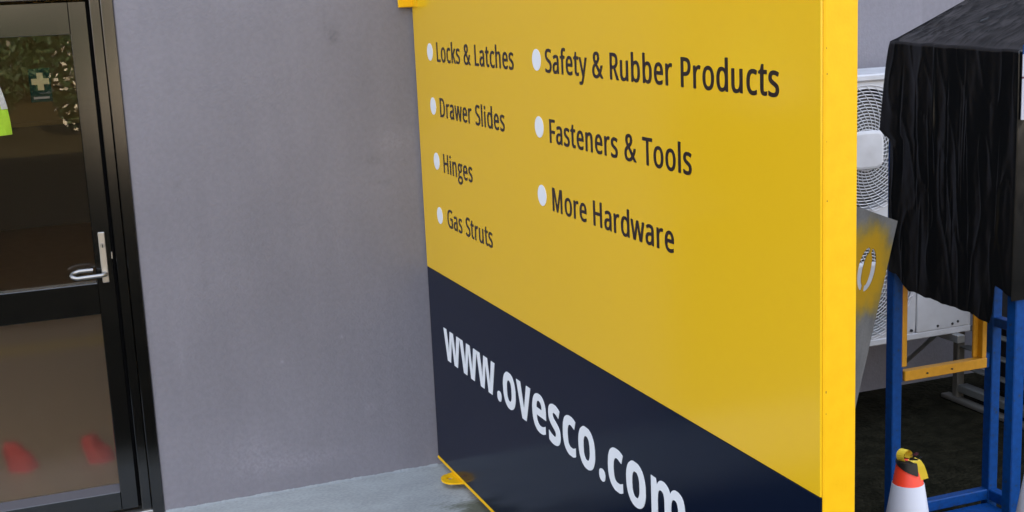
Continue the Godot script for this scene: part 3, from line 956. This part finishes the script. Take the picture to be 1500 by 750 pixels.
# ---------------------------------------------------------------- traffic cones
func make_cone(at: Vector3, label: String) -> Node3D:
	var c := base("traffic_cone", at)
	tag(c, label, "traffic cone", "traffic cones beside the sign")
	put("base_plate", bx(Vector3(-0.18, 0, -0.18), Vector3(0.18, 0.03, 0.18), 0.008), M.rubber, c)
	var r := func(h: float) -> float: return 0.0315 + (0.69 - h) * 0.158
	var st := SurfaceTool.new()
	st.begin(Mesh.PRIMITIVE_TRIANGLES); st.set_smooth_group(0)
	lathe(st, [Vector2(r.call(0.03) + 0.012, 0.03), Vector2(r.call(0.05), 0.05), Vector2(r.call(0.688), 0.688), Vector2(r.call(0.69) - 0.003, 0.692), Vector2(0.022, 0.690), Vector2(0.020, 0.60)])
	st.generate_normals()
	put("cone_body", st.commit(), M.cone_red, c)
	st = SurfaceTool.new()
	st.begin(Mesh.PRIMITIVE_TRIANGLES); st.set_smooth_group(0)
	lathe(st, [Vector2(r.call(0.30) + 0.0005, 0.30), Vector2(r.call(0.30) + 0.002, 0.301), Vector2(r.call(0.636) + 0.002, 0.635), Vector2(r.call(0.636) + 0.0005, 0.636)])
	st.generate_normals()
	put("reflective_sleeve", st.commit(), M.cone_white, c)
	return c

func ribbon(st: SurfaceTool, pts: Array, wid: Vector3) -> void:
	for i in pts.size() - 1:
		var d: Vector3 = (pts[i + 1] - pts[i]).cross(wid).normalized() * 0.0012
		quad(st, pts[i] - wid + d, pts[i] + wid + d, pts[i + 1] + wid + d, pts[i + 1] - wid + d, d)
		quad(st, pts[i] - wid - d, pts[i] + wid - d, pts[i + 1] + wid - d, pts[i + 1] - wid - d, -d)

func build_cones() -> void:
	make_cone(Vector3(2.122, 0.0, 2.390), "orange traffic cone with white sleeve and striped tape tied on its tip")
	make_cone(Vector3(2.545, 0.0, 2.425), "traffic cone with white sleeve cut off by the photo's right edge")
	# yellow and black tape tied on the near cone's tip
	var t := base("hazard_tape", Vector3(2.122, 0.66, 2.390))
	tag(t, "yellow and black striped hazard tape knotted on the cone's tip", "tape")
	var st := start()
	for k in 20:
		var q := []
		for kk in [k, k + 1]:
			var ph := lerpf(-1.7, 0.75, kk / 20.0)
			var d := Vector3(-0.59, 0, 0.81) * cos(ph) + Vector3(0.81, 0, 0.59) * sin(ph)
			var lo := lerpf(0.034, 0.004, clampf((ph + 1.2) / 1.9, 0, 1))
			q.append(d * (0.0338 + (0.030 - lo) * 0.158) + Vector3(0, lo, 0))
			q.append(d * 0.0328 + Vector3(0, 0.040, 0))
		quad(st, q[0], q[2], q[3], q[1], q[0])
		quad(st, q[1], q[3], Vector3(q[3].x * 0.6, 0.044, q[3].z * 0.6), Vector3(q[1].x * 0.6, 0.044, q[1].z * 0.6), Vector3.UP)
	put("black_wrap", done(st), M.tape_black, t)
	st = start()
	# loop standing up on the left, tail hanging over the right front
	var pts := []
	for k in 13:
		var a := lerpf(-2.6, 2.2, k / 12.0)
		pts.append(Vector3(-0.016 + sin(a) * 0.014, 0.056 + cos(a) * 0.016, 0.004))
	ribbon(st, pts, Vector3(0.004, 0, 0.010))
	ribbon(st, [Vector3(-0.006, 0.050, 0.020), Vector3(0.004, 0.044, 0.032), Vector3(0.012, 0.030, 0.036), Vector3(0.019, 0.012, 0.036), Vector3(0.024, -0.006, 0.037)], Vector3(0.009, 0.003, 0.004))
	put("yellow_stripe", done(st), M.tape_yellow, t)
	st = start()
	ribbon(st, [Vector3(-0.012, 0.052, 0.022), Vector3(0.006, 0.046, 0.030), Vector3(0.024, 0.050, 0.020), Vector3(0.030, 0.040, 0.008)], Vector3(0.001, 0.004, 0.003))
	put("black_stripe", done(st), M.tape_black, t)
	st = start()
	ribbon(st, [Vector3(-0.004, 0.058, 0.018), Vector3(0.010, 0.060, 0.014), Vector3(0.022, 0.054, 0.010)], Vector3(0.001, 0.004, 0.004))
	put("tape_knot", done(st), M.maroon, t)

# ---------------------------------------------------------------- across the yard, mirrored in the glass
func shrub(at: Vector3, rad: Vector3, leaves: int, flowers: int, label: String, sd: int, size := 1.0) -> void:
	rng.seed = sd
	var s := base("flowering_shrub", at)
	tag(s, label, "shrub", "shrubs across the yard")
	var st := start()
	for k in 5:
		var a := TAU * k / 5.0
		tube(st, [Vector3(cos(a) * 0.05, 0, sin(a) * 0.05), Vector3(cos(a) * 0.2 * rad.x, rad.y * 0.7, sin(a) * 0.2 * rad.z), Vector3(cos(a) * 0.6 * rad.x, rad.y * 1.5, sin(a) * 0.5 * rad.z)], 0.018, 6)
	put("stem", done(st), M.bark, s)
	for kind in 2:
		st = start()
		for k in (leaves if kind == 0 else flowers):
			var d := Vector3(rng.randfn(), rng.randfn(), rng.randfn()).normalized() * pow(rng.randf(), 0.45)
			var p := Vector3(d.x * rad.x, rad.y + d.y * rad.y * 0.95, d.z * rad.z)
			if kind == 1: p.z -= 0.05
			var u := Vector3(rng.randfn(), rng.randfn(), rng.randfn()).normalized()
			var v := u.cross(Vector3(rng.randfn(), rng.randfn(), rng.randfn())).normalized()
			var l := rng.randf_range(0.04, 0.08) * size if kind == 0 else rng.randf_range(0.035, 0.085)
			quad(st, p - u * l, p + v * l * 0.5, p + u * l, p - v * l * 0.5, u.cross(v))
		put("crown" if kind == 0 else "blossom", done(st), M.leaf if kind == 0 else M.blossom, s)

func build_plants() -> void:
	shrub(Vector3(0.90, -0.012, 17.5), Vector3(0.30, 0.95, 0.5), 2400, 300, "flowering shrub across the yard, mirrored at the right of the door glass", 5)
	shrub(Vector3(-0.95, -0.012, 18.2), Vector3(1.25, 1.15, 0.6), 6000, 45, "flowering shrub across the yard, mirrored at the left of the door glass", 6)
	shrub(Vector3(-1.1, -0.012, 27.0), Vector3(3.6, 1.2, 0.8), 26000, 40, "long dark hedge across the yard, in front of the pale building", 8, 2.0)

func build_opposite() -> void:
	# the sunlit building on the far side of the yard, behind the photographer
	var b := base("opposite_building", Vector3(0, -0.012, 30))
	tag(b, "pale sunlit building across the yard, behind the photographer", "building")
	put("wall", bx(Vector3(-22, 0, 0), Vector3(22, 6.5, 10), 0.01), M.pale_wall, b)
	put("roof", bx(Vector3(-22.2, 6.5, -0.2), Vector3(22.2, 6.8, 10.2), 0.01), M.roof, b)
	for k in 8:
		put("window", bx(Vector3(-20 + k * 5.2, 1.4, -0.04), Vector3(-17.6 + k * 5.2, 3.0, -0.002), 0.01), M.window_glass, b)

func _ready() -> void:
	look_and_light()
	make_materials()
	build_ground()
	build_building()
	build_sign()
	build_ac()
	build_stand()
	build_cabinet()
	build_stencil()
	build_cones()
	build_plants()
	build_opposite()
